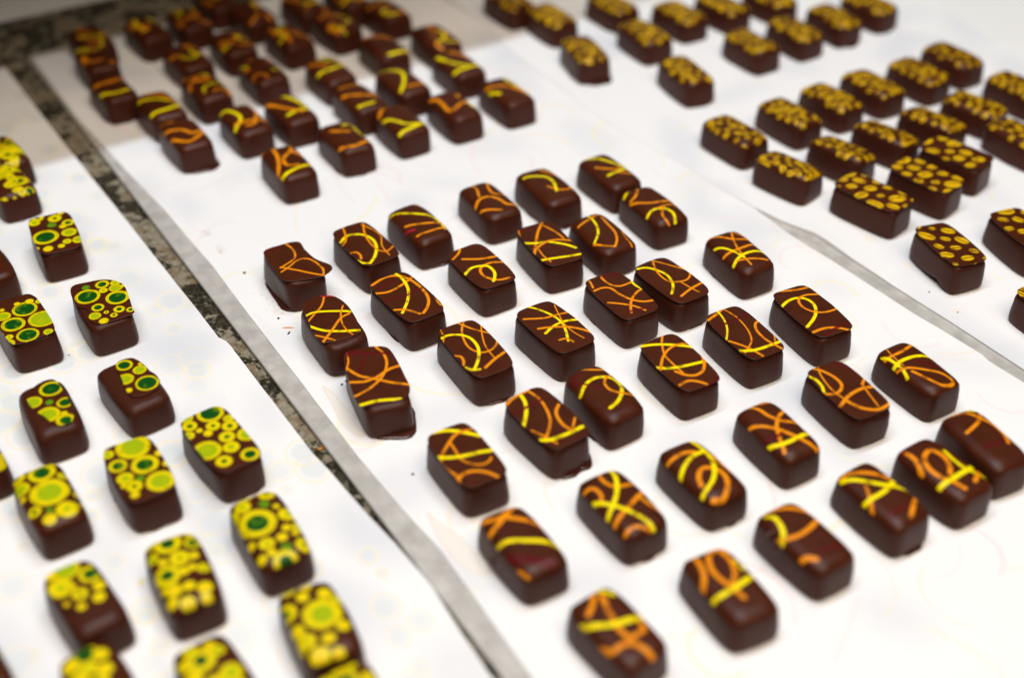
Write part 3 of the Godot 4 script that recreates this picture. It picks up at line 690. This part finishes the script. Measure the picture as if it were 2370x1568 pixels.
func paper(label: String, print_kind: String, y0: float, left: Array, right: Array, back_left: float, back_right: float, salt: float, rng: RandomNumberGenerator) -> void:
	var s1: float = left[-1][0]
	var rows := 150
	var cols := 70
	var v := PackedVector3Array()
	var uv := PackedVector2Array()
	var idx := PackedInt32Array()
	var t_lo := 1e9
	var t_hi := -1e9
	for q in left:
		t_lo = minf(t_lo, q[1])
	for q in right:
		t_hi = maxf(t_hi, q[1])
	var s_lo := minf(back_left, back_right)
	for r in rows + 1:
		for c in cols + 1:
			var f := float(c) / cols
			var s := lerpf(lerpf(back_left, back_right, f), s1, float(r) / rows)
			var a := interp(left, s) + grain.get_noise_2d(s * 1.3, salt) * 0.25
			var b := interp(right, s) + grain.get_noise_2d(s * 1.3, salt + 50) * 0.25
			var t := lerpf(a, b, f)
			var edge := minf(t - a, b - t)
			var y := y0 + grain.get_noise_2d(s * 0.5 + salt, t * 0.5) * 0.22
			y += maxf(0.0, grain.get_noise_2d(s * 0.6, salt + 90)) * 1.5 * pow(clampf(1.0 - edge / 14.0, 0, 1), 2.0)
			if print_kind == "beans":
				y += 0.6 * exp(-pow((s + 440.0) / 34.0, 2.0)) * pow(clampf(1.0 - (t - a) / 22.0, 0, 1), 2.0)
			v.append(ground(s, t, y))
			uv.append(Vector2((t - t_lo) / (t_hi - t_lo), (s - s_lo) / (s1 - s_lo)))
	var n := cols + 1
	for r in rows:
		for c in cols:
			var o := r * n + c
			idx.append_array(PackedInt32Array([o, o + 1, o + n, o + 1, o + n + 1, o + n]))
	# a rim gives the sheet its thickness
	var rim := PackedInt32Array()
	for c in cols:
		rim.append(c)
	for r in rows:
		rim.append(r * n + cols)
	for c in cols:
		rim.append(rows * n + cols - c)
	for r in rows:
		rim.append((rows - r) * n)
	var first := v.size()
	for k in rim.size():
		v.append(v[rim[k]])
		uv.append(uv[rim[k]])
		v.append(Vector3(v[rim[k]].x, (y0 - (0.9 if print_kind == "beans" else 0.45)) * U, v[rim[k]].z))
		uv.append(uv[rim[k]])
	for k in rim.size():
		var a := first + 2 * k
		var b := first + 2 * ((k + 1) % rim.size())
		idx.append_array(PackedInt32Array([a, a + 1, b, b, a + 1, b + 1]))
	var m := plain(Color8(240, 238, 238), 0.62)
	m.cull_mode = BaseMaterial3D.CULL_DISABLED
	if print_kind:
		m.albedo_color = Color.WHITE
		m.albedo_texture = paper_print(print_kind, t_lo, t_hi, s_lo, s1, rng)
	else:
		m.albedo_color = Color8(238, 236, 234)
	var o := part(numbered("white_paper"), commit(v, uv, idx), m, self)
	tag(o, label, "paper", "white papers on the trays")


# the used transfer sheet below shows through the thin paper, faint and pastel
func paper_print(kind: String, t_lo: float, t_hi: float, s_lo: float, s1: float, rng: RandomNumberGenerator) -> ImageTexture:
	var w := 768
	var h := 1536
	start(w, h, Color8(240, 238, 239))
	var full := Rect2i(0, 0, w, h)
	var px := w / (t_hi - t_lo)
	var py := h / (s1 - s_lo)
	var at := func(s: float, t: float) -> Vector2: return Vector2((t - t_lo) * px, (s - s_lo) * py)
	var tints := [Color8(248, 226, 196), Color8(246, 234, 190), Color8(246, 216, 214), Color8(240, 222, 226)]
	for k in 90:
		var o := Vector2(rng.randf() * w, rng.randf() * h)
		disc(o, rng.randf_range(18, 64), rng.randf_range(12, 34), rng.randf() * PI, Color8(210, 212, 221), rng.randf_range(0.2, 0.45), full, 14.0)
	if kind == "rings":
		for k in 420:
			var o := Vector2(rng.randf_range(0.3, 0.97) * w, rng.randf() * h)
			var r := rng.randf_range(5, 22)
			var al := rng.randf_range(0.35, 0.75)
			disc(o, r * 0.7, r * 0.7, 0, Color8(214, 220, 222), al * 0.8, full, 2.5)
			var c := PackedVector2Array()
			for j in 15:
				c.append(o + Vector2.from_angle(j * TAU / 14) * r)
			stroke(c, 1.0, Color8(246, 230, 190), al, full, 1.3)
	elif kind == "swirls":
		for k in 260:
			var p := Vector2(rng.randf() * w, rng.randf() * h)
			var w0 := rng.randf() * TAU
			var c := PackedVector2Array([p])
			var bend := rng.randf_range(-0.5, 0.5)
			for j in 7:
				w0 += bend
				p += Vector2.from_angle(w0) * 12.0
				c.append(p)
			stroke(smooth(c), rng.randf_range(0.8, 2.2), tints[rng.randi() % 4], rng.randf_range(0.25, 0.6), full, 1.8)
		for stain in [[-88.4, -486.6, -82.6, -481.4, -77.0, -472.3, -71.3, -465.8, -70.4, -460.0, -65.6, -453.1, -68.5, -451.4, -73.1, -455.9, -78.5, -464.0, -82.5, -473.5],
				[-35.4, -403.0, -30.3, -397.9, -21.6, -389.6, -15.5, -382.2, -8.3, -371.1, -14.1, -369.6, -22.4, -375.8, -28.6, -386.3]]:
			var poly := PackedVector2Array()
			for j in range(0, stain.size(), 2):
				var g := Vector3(stain[j], 0, stain[j + 1])
				poly.append(at.call(g.dot(dir_s()), g.dot(dir_t())))
			poly = smooth(poly, true)
			var lo := poly[0]
			var hi := poly[0]
			for q in poly:
				lo = lo.min(q)
				hi = hi.max(q)
			for y in range(int(lo.y), int(hi.y) + 1):
				for x in range(int(lo.x), int(hi.x) + 1):
					if Geometry2D.is_point_in_polygon(Vector2(x + 0.5, y + 0.5), poly):
						mixin(clampi(x, 0, w - 1), clampi(y, 0, h - 1), Color8(236, 224, 212), 0.6)
			poly.append(poly[0])
			stroke(poly, 0.5, Color8(226, 200, 180), 0.6, full, 0.8)
		# thin smears of chocolate beside the metal margin
		for smear in [[-165.7, -616.6, 5.0, 2.0], [-156.5, -601.3, 4.0, 1.6], [-122.0, -553.0, 16.0, 2.4]]:
			var g := Vector3(smear[0], 0, smear[1])
			for j in 26:
				var q: Vector2 = at.call(g.dot(dir_s()), g.dot(dir_t()))
				q += Vector2(rng.randfn() * smear[3] * 0.6 * px, rng.randfn() * smear[2] * 0.5 * py)
				disc(q, rng.randf_range(0.6, 1.8), rng.randf_range(0.5, 1.2), rng.randf() * PI, Color8(190, 160, 140), rng.randf_range(0.1, 0.4), full, 0.8)
	else:
		for k in 200:
			var o := Vector2(rng.randf() * w, rng.randf() * h)
			disc(o, rng.randf_range(4, 9), rng.randf_range(3, 5), rng.randf() * PI, tints[rng.randi() % 2], rng.randf_range(0.2, 0.45), full, 2.0)
	return texture()


# ---------------------------------------------------------------- pralines
func decor_atlas(kind: String, ids: Array, rng: RandomNumberGenerator) -> ImageTexture:
	var rows := int(ceil(ids.size() / 8.0))
	start(8 * TILE_W, rows * TILE_H, BROWN)
	var k_mm := TILE_W / 42.0
	for n in ids.size():
		var id: String = ids[n]
		var clip := Rect2i((n % 8) * TILE_W, (n / 8) * TILE_H, TILE_W, TILE_H)
		var mid := Vector2(clip.position) + Vector2(TILE_W, TILE_H) / 2.0
		# the plate's own colour varies a little from piece to piece
		for j in 40:
			disc(mid + Vector2(rng.randf_range(-120, 120), rng.randf_range(-70, 70)), rng.randf_range(8, 30), rng.randf_range(5, 16), rng.randf() * PI, BROWN.lerp(Color8(84, 38, 20) if rng.randf() < 0.5 else Color8(52, 20, 9), 0.6), 0.25, clip, 5.0)
		if kind == "swirls":
			if SWIRLS.has(id):
				for st in SWIRLS[id]:
					var p := PackedVector2Array()
					for j in range(0, st[2].size(), 2):
						p.append(mid + Vector2(st[2][j], st[2][j + 1]) * 0.1 * k_mm)
					stroke(smooth(p), st[1] * 0.56 * k_mm, INK[st[0]], 0.75 if st[0] == "r" else 1.0, clip)
			else:
				for j in 6:
					var p := mid + Vector2(rng.randf_range(-90, 90), rng.randf_range(-50, 50))
					var w0 := rng.randf() * TAU
					var bend := rng.randf_range(-0.7, 0.7)
					var c := PackedVector2Array([p])
					for i in 6:
						w0 += bend
						p += Vector2.from_angle(w0) * rng.randf_range(14, 24)
						c.append(p)
					stroke(smooth(c), rng.randf_range(4.0, 6.5), INK["y" if j > 3 else "o"], 1.0, clip)
		elif kind == "rings":
			if RINGS.has(id):
				for q in RINGS[id]:
					ring_dot(mid + Vector2(q[1], q[2]) * 0.1 * k_mm, q[3] * 0.1 * k_mm, q[0], q[4], clip)
			else:
				for j in (0 if id in ["L16", "L17"] else 46):
					var r := rng.randf_range(9, 22) if j > 8 else rng.randf_range(24, 36)
					ring_dot(mid + Vector2(rng.randf_range(-120, 120), rng.randf_range(-70, 70)), r, ["g", "l", "n", "n"][rng.randi() % 4], rng.randf_range(0.3, 0.65), clip)
		else:
			if BEANS.has(id):
				for q in BEANS[id]:
					bean(mid + Vector2(q[0], q[1]) * 0.1 * k_mm, mid + Vector2(q[2], q[3]) * 0.1 * k_mm, clip, rng)
			else:
				var put := []
				for j in 400:
					var q := mid + Vector2(rng.randf_range(-110, 110), rng.randf_range(-60, 60))
					var free := true
					for z in put:
						if z.distance_to(q) < 26.0:
							free = false
							break
					if free:
						put.append(q)
						var d := Vector2.from_angle(rng.randf() * TAU) * rng.randf_range(12, 19)
						bean(q - d, q + d, clip, rng)
	return texture()


func body_rings(a: float, b: float, tall: float, rough_amp: float, salt: float, slope: float, notch: Vector3, soft: bool) -> Array:
	var n := 64
	var rings := []
	var skew := sin(salt) * 0.05
	# height, inset
	var profile := [[0.0, 1.6], [0.35, 0.9], [1.0, 0.35], [2.2, 0.1], [4.5, 0.1], [7.5, 0.2], [11.0, 0.5]]
	profile.append_array([[13.4, 0.75], [14.8, 1.1], [15.9, 1.7], [16.7, 2.5], [17.3, 3.5], [17.7, 4.6], [17.92, 5.8], [18.0, 7.2]] if soft else [[14.0, 0.65], [15.6, 0.95], [16.6, 1.4], [17.3, 2.1], [17.75, 3.0], [17.95, 4.2], [18.0, 6.0]])
	for step in profile:
		var ring := PackedVector3Array()
		var o := outline(a - step[1], b - step[1], 8.0 if step[1] < 1.2 else 6.5, n)
		var y: float = step[0] * tall / 18.0
		for q in o:
			q.x += skew * q.y
			var d := q.normalized()
			var f := clampf(y / 2.0, 0.25, 1.0)
			var g := grain.get_noise_3d(q.x * 2.2 + salt, y * 2.0, q.y * 2.2 - salt) * rough_amp
			g += grain.get_noise_3d(q.x * 7.0 - salt, y * 4.5, q.y * 7.0) * rough_amp * 0.35
			var p := q + d * g * f
			var yy: float = y + slope * q.y * y / tall + grain.get_noise_2d(q.x * 3.0 + salt, q.y * 3.0) * 0.35 * rough_amp * y / tall
			if notch.z > 0.0 and q.y > 0.0:
				yy += notch.z * exp(-pow((q.x - notch.x) / notch.y, 2.0)) * maxf(0.0, 1.0 - y / 8.0)
			ring.append(Vector3(p.x, yy, p.y) * U)
		rings.append(ring)
	return rings


func praline_body(rings: Array, tall: float) -> ArrayMesh:
	var l := loft(rings, Vector3(0, tall, 0) * U, true)
	return commit(l[0], PackedVector2Array(), l[1])


# print that melted into the coating: a skin that follows the rounded top
func wrapped_top(rings: Array, tall: float, cell: Vector2, atlas: Vector2) -> ArrayMesh:
	var skin := []
	for k in range(7, rings.size()):
		var ring := PackedVector3Array()
		for p in rings[maxi(k, 8)]:
			var grown: Vector3 = p * Vector3(1.006, 1.0, 1.006) + Vector3(0, 0.12 * U, 0)
			ring.append(grown if k > 7 else p * Vector3(0.985, 1, 0.985) - Vector3(0, 0.1 * U, 0))
		skin.append(ring)
	var l := loft(skin, Vector3(0, tall + 0.12, 0) * U, false)
	var uv := PackedVector2Array()
	for p in l[0]:
		uv.append((cell + Vector2(clampf(p.x / U / 42.0 + 0.5, 0.01, 0.99), clampf(p.z / U / 24.6 + 0.5, 0.01, 0.99)) * Vector2(TILE_W, TILE_H)) / atlas)
	return commit(l[0], uv, l[1])


func plate(p: PackedVector2Array, y0: float, thick: float, cell: Vector2, atlas: Vector2, salt: float, slope: float, curl: float) -> ArrayMesh:
	var c := Vector2.ZERO
	for q in p:
		c += q
	c /= p.size()
	var rings := []
	var flat := PackedVector2Array()
	for step in [[-0.35, 0.97], [0.35 * thick, 1.0], [0.8 * thick, 0.997], [thick, 0.985], [thick, 0.93], [thick, 0.72], [thick, 0.45], [thick, 0.2]]:
		var ring := PackedVector3Array()
		for q in p:
			var o: Vector2 = c + (q - c) * step[1]
			var y: float = y0 + step[0] + slope * o.y + grain.get_noise_2d(o.x * 3.2 + salt, o.y * 3.2) * curl
			ring.append(Vector3(o.x, y, o.y) * U)
			flat.append(o)
		rings.append(ring)
	var l := loft(rings, Vector3(c.x, y0 + thick + slope * c.y, c.y) * U, false)
	flat.append(c)
	var uv := PackedVector2Array()
	for o in flat:
		uv.append((cell + Vector2(clampf(o.x / 42.0 + 0.5, 0.01, 0.99), clampf(o.y / 24.6 + 0.5, 0.01, 0.99)) * Vector2(TILE_W, TILE_H)) / atlas)
	return commit(l[0], uv, l[1])


# a low irregular puddle of set chocolate round the base
func foot_mesh(a: float, b: float, shift: Vector2, salt: float) -> ArrayMesh:
	var rings := []
	for step in [[0.0, 0.0], [0.5, 0.0], [0.95, 0.5], [1.2, 1.4]]:
		var ring := PackedVector3Array()
		for q in outline(a - step[1], b - step[1], 3.6, 44):
			var p: Vector2 = q * (1.0 + 0.16 * grain.get_noise_2d(q.x * 5.0 + salt, q.y * 5.0)) + shift
			ring.append(Vector3(p.x, step[0], p.y) * U)
		rings.append(ring)
	var l := loft(rings, Vector3(shift.x, 1.25, shift.y) * U, true)
	return commit(l[0], PackedVector2Array(), l[1])


# a thin curved sliver that sticks out: points (u, y, v) with a half width
func sliver(points: Array, half: float) -> ArrayMesh:
	var rings := []
	for k in points.size():
		var p: Vector3 = points[k]
		var d: Vector3 = ((points[mini(k + 1, points.size() - 1)] as Vector3) - (points[maxi(k - 1, 0)] as Vector3)).normalized()
		var side := d.cross(Vector3.UP).normalized()
		var up := side.cross(d).normalized()
		var r := half * (1.0 - 0.85 * pow(float(k) / (points.size() - 1), 1.5))
		var ring := PackedVector3Array()
		for j in 10:
			var w := TAU * j / 10.0
			ring.append((p + side * cos(w) * r * 0.55 + up * sin(w) * r) * U)
		rings.append(ring)
	var l := loft(rings, (points[-1] as Vector3) * U, true)
	return commit(l[0], PackedVector2Array(), l[1])


func pralines() -> void:
	var rng := RandomNumberGenerator.new()
	rng.seed = 77
	var kinds := {"M": "swirls", "U": "swirls", "R": "beans", "L": "rings"}
	var lists := {"swirls": [], "rings": [], "beans": []}
	for p in PRALINES:
		lists[kinds[p[0][0]]].append(p[0])
	# chocolate: satin, with a fine uneven skin
	var body := plain(Color8(68, 32, 20), 0.38)
	body.metallic_specular = 0.3
	var skin := FastNoiseLite.new()
	skin.seed = 31
	skin.frequency = 0.03
	skin.fractal_octaves = 4
	var bump := NoiseTexture2D.new()
	bump.noise = skin
	bump.seamless = true
	bump.as_normal_map = true
	bump.bump_strength = 3.0
	bump.width = 512
	bump.height = 512
	body.normal_enabled = true
	body.normal_texture = bump
	body.normal_scale = 0.35
	body.uv1_triplanar = true
	body.uv1_world_triplanar = true
	body.uv1_scale = Vector3(40, 40, 40)
	var foot_mat := plain(Color8(70, 32, 24), 0.22)
	var tops := {}
	thin = true
	for kind in lists:
		var m := plain(Color.WHITE, 0.38)
		m.metallic_specular = 0.34
		m.albedo_texture = decor_atlas(kind, lists[kind], rng)
		tops[kind] = [m, Vector2(bw, bh)]
	thin = false
	var crisp := ["M2", "M9", "M10", "M11", "M12", "M13", "M14", "M15", "M16", "M17", "M19", "M20", "M21", "M23", "M24", "M26", "L1", "L2", "L3", "L6", "R24", "R25", "R26", "R29", "R30", "R31", "M1", "L4", "L5", "L7"]
	var lumpy := {"M1": 1.7, "M12": 1.5, "M13": 0.7, "L1": 0.6, "R29": 0.6, "U14": 0.9}
	var feet := {"M13": [0.8, 0.2, Vector2(2.4, -2.0)], "M23": [0.0, -0.3, Vector2(2.0, -1.6)], "R1": [0.2, 0.0, Vector2(1.8, -1.4)], "U11": [0.0, 0.0, Vector2(1.6, -1.0)], "M1": [-0.6, 0.2, Vector2(-0.6, 1.2)]}
	var groups := {"M": "swirl pralines in the front block", "U": "swirl pralines in the rear block", "R": "coffee bean pralines on the right paper", "L": "green dot pralines on the left paper"}
	for p in PRALINES:
		var id: String = p[0]
		var kind: String = kinds[id[0]]
		var called: String = {"swirls": "swirl_praline", "rings": "dotted_praline", "beans": "bean_praline"}[kind]
		var root := Node3D.new()
		root.name = numbered(called)
		tag(root, p[5], "praline", groups[id[0]])
		add_child(root)
		var base := 0.5 if kind == "beans" else 0.0
		root.position = Vector3(p[1], base, p[2]) * U
		root.rotation_degrees.y = -p[3]
		var a: float = p[4] / 2.0 + 1.3
		var b := 11.9 + rng.randf_range(-0.25, 0.35)
		var salt := rng.randf() * 900.0
		var slope := 0.0
		if id in ["R20", "R21", "R22", "R23"]:
			slope = 0.16
		elif id in ["R29", "M25"]:
			slope = 0.03
		var sharp := id in crisp
		var thick := 0.55 if sharp else 0.22
		if id == "L4":
			thick = 1.1
		var tall := HEIGHT - thick - 0.05
		var notch := Vector3(6.0, 5.5, 4.5) if id == "R29" else Vector3.ZERO
		var rings := body_rings(a, b, tall, lumpy.get(id, 0.8), salt, slope, notch, not sharp or id in ["L4", "L5"])
		part("body", praline_body(rings, tall), body, root)
		var shape := PackedVector2Array()
		if PLATES.has(id):
			for j in range(0, PLATES[id].size(), 2):
				shape.append(Vector2(PLATES[id][j], PLATES[id][j + 1]) * 0.1)
			shape = smooth(shape, true)
			var area := 0.0
			for j in shape.size():
				area += shape[j].cross(shape[(j + 1) % shape.size()])
			if area > 0.0:
				shape.reverse()
		else:
			shape = outline(a - (0.9 if sharp else 2.7), b - (0.7 if sharp else 2.3), 7.4 if sharp else 5.6, 52)
			for j in shape.size():
				shape[j] *= 1.0 + grain.get_noise_2d(shape[j].x * 6.0 + salt, shape[j].y * 6.0) * 0.02
		var n: int = lists[kind].find(id)
		var cell := Vector2((n % 8) * TILE_W, (n / 8) * TILE_H)
		if not sharp and not PLATES.has(id):
			part("printed_top", wrapped_top(rings, tall, cell, tops[kind][1]), tops[kind][0], root)
		else:
			part("printed_top", plate(shape, tall + 0.02, thick, cell, tops[kind][1], salt, slope, 0.35 if sharp else 0.12), tops[kind][0], root)
		if not feet.has(id) and id != "R29" and rng.randf() < 0.45:
			feet[id] = [-1.3, -1.4, Vector2(rng.randf_range(-1.4, 1.4), rng.randf_range(-1.2, 1.2))]
		if feet.has(id):
			var f: Array = feet[id]
			part("foot", foot_mesh(a + f[0], b + f[1], f[2], salt), foot_mat, root)
		if id == "M34":
			part("broken_flap", sliver([Vector3(-8, 16, 8), Vector3(-8.5, 15.5, 11.5), Vector3(-9.5, 14.5, 14), Vector3(-11.5, 13.5, 15.2)], 1.6), foot_mat, root)
			part("broken_flap", sliver([Vector3(-1, 13, 9), Vector3(-2, 12, 11.5), Vector3(-4, 11.5, 13.0), Vector3(-6.5, 11.5, 13.6)], 1.6), foot_mat, root)
		if id == "M30":
			part("broken_flap", sliver([Vector3(-2, 4, 9), Vector3(-3.5, 5, 11.5), Vector3(-6, 7, 13.2)], 2.6), foot_mat, root)
		if id == "M13":
			part("broken_flap", sliver([Vector3(-9, 11, 8), Vector3(-11, 10, 11), Vector3(-13, 9, 12.2)], 1.4), foot_mat, root)


# ---------------------------------------------------------------- crumbs
func crumbs() -> void:
	var brown := plain(Color8(64, 34, 26), 0.4)
	var orange := plain(INK["o"], 0.4)
	var yellow := plain(INK["y"], 0.4)
	var green := plain(DARK_GREEN, 0.4)
	var list := [
		["chocolate_crumb", "dark crumb between the metal margin and the misshapen praline", brown, -139.6, -579.5, 1.0, 0.9, 0.7, 20.0],
		["chocolate_crumb", "dark crumb just left of the lumpy two-banded praline", brown, -116.4, -539.9, 0.9, 0.8, 0.6, 50.0],
		["orange_shard", "thin orange shard poking out beside the lumpy two-banded praline", orange, -110.6, -532.1, 3.6, 0.5, 0.35, 0.0],
		["chocolate_crumb", "brown sliver below the orange shard", brown, -109.6, -527.6, 1.9, 0.6, 0.5, 66.0],
		["chocolate_crumb", "lone crumb left of the praline with two parallel yellow bands", brown, -42.8, -426.8, 0.9, 0.9, 0.7, 10.0],
		["orange_shard", "orange flake on the edge of the granite strip", orange, -84.6, -444.0, 2.0, 0.9, 0.4, 30.0],
		["green_flake", "tiny green flake on the left paper", green, -213.1, -510.2, 0.6, 0.4, 0.25, 0.0],
		["yellow_flake", "small yellow flake at the foot of the curled patch praline", yellow, -159.5, -457.6, 2.2, 0.6, 0.25, -20.0],
		["yellow_flake", "blurred yellow flake left of the praline with two green eyes", yellow, -146.6, -364.9, 0.9, 3.0, 0.3, 0.0],
		["chocolate_crumb", "pale brown speck in front of the notched bean praline", brown, 213.3, -561.9, 0.9, 0.5, 0.35, 40.0],
		["chocolate_crumb", "faint speck nearest the right frame edge on the bean paper", brown, 223.2, -544.3, 0.6, 0.5, 0.3, 10.0],
		["chocolate_crumb", "crumb beside the leaking praline's broken left corner", brown, -79.6, -487.8, 0.9, 0.6, 0.6, 70.0],
	]
	var k := 0
	for c in list:
		var rings := []
		for step in [[0.0, 0.8], [0.35, 1.0], [0.75, 0.8], [0.95, 0.4]]:
			var ring := PackedVector3Array()
			for j in 9:
				var w := -TAU * j / 9.0
				var r: float = step[1] * (1.0 + 0.5 * grain.get_noise_3d(cos(w) * 40.0 + k * 31.0, sin(w) * 40.0, step[0] * 30.0))
				ring.append(Vector3(cos(w) * r * c[5] * 0.75, step[0] * c[7] * 1.4, sin(w) * r * c[6] * 0.75) * U)
			rings.append(ring)
		var l := loft(rings, Vector3(0, 1.4 * c[7], 0) * U, true)
		var o := part(numbered(c[0]), commit(l[0], PackedVector2Array(), l[1]), c[2], self)
		var on := 0.55 if c[3] > 200.0 else (-0.45 if c[1].contains("granite") else 0.05)
		o.position = Vector3(c[3], on, c[4]) * U
		o.rotation_degrees.y = c[8]
		tag(o, c[1], "crumb" if c[0] == "chocolate_crumb" else "flake", "crumbs and flakes on the papers")
		k += 1
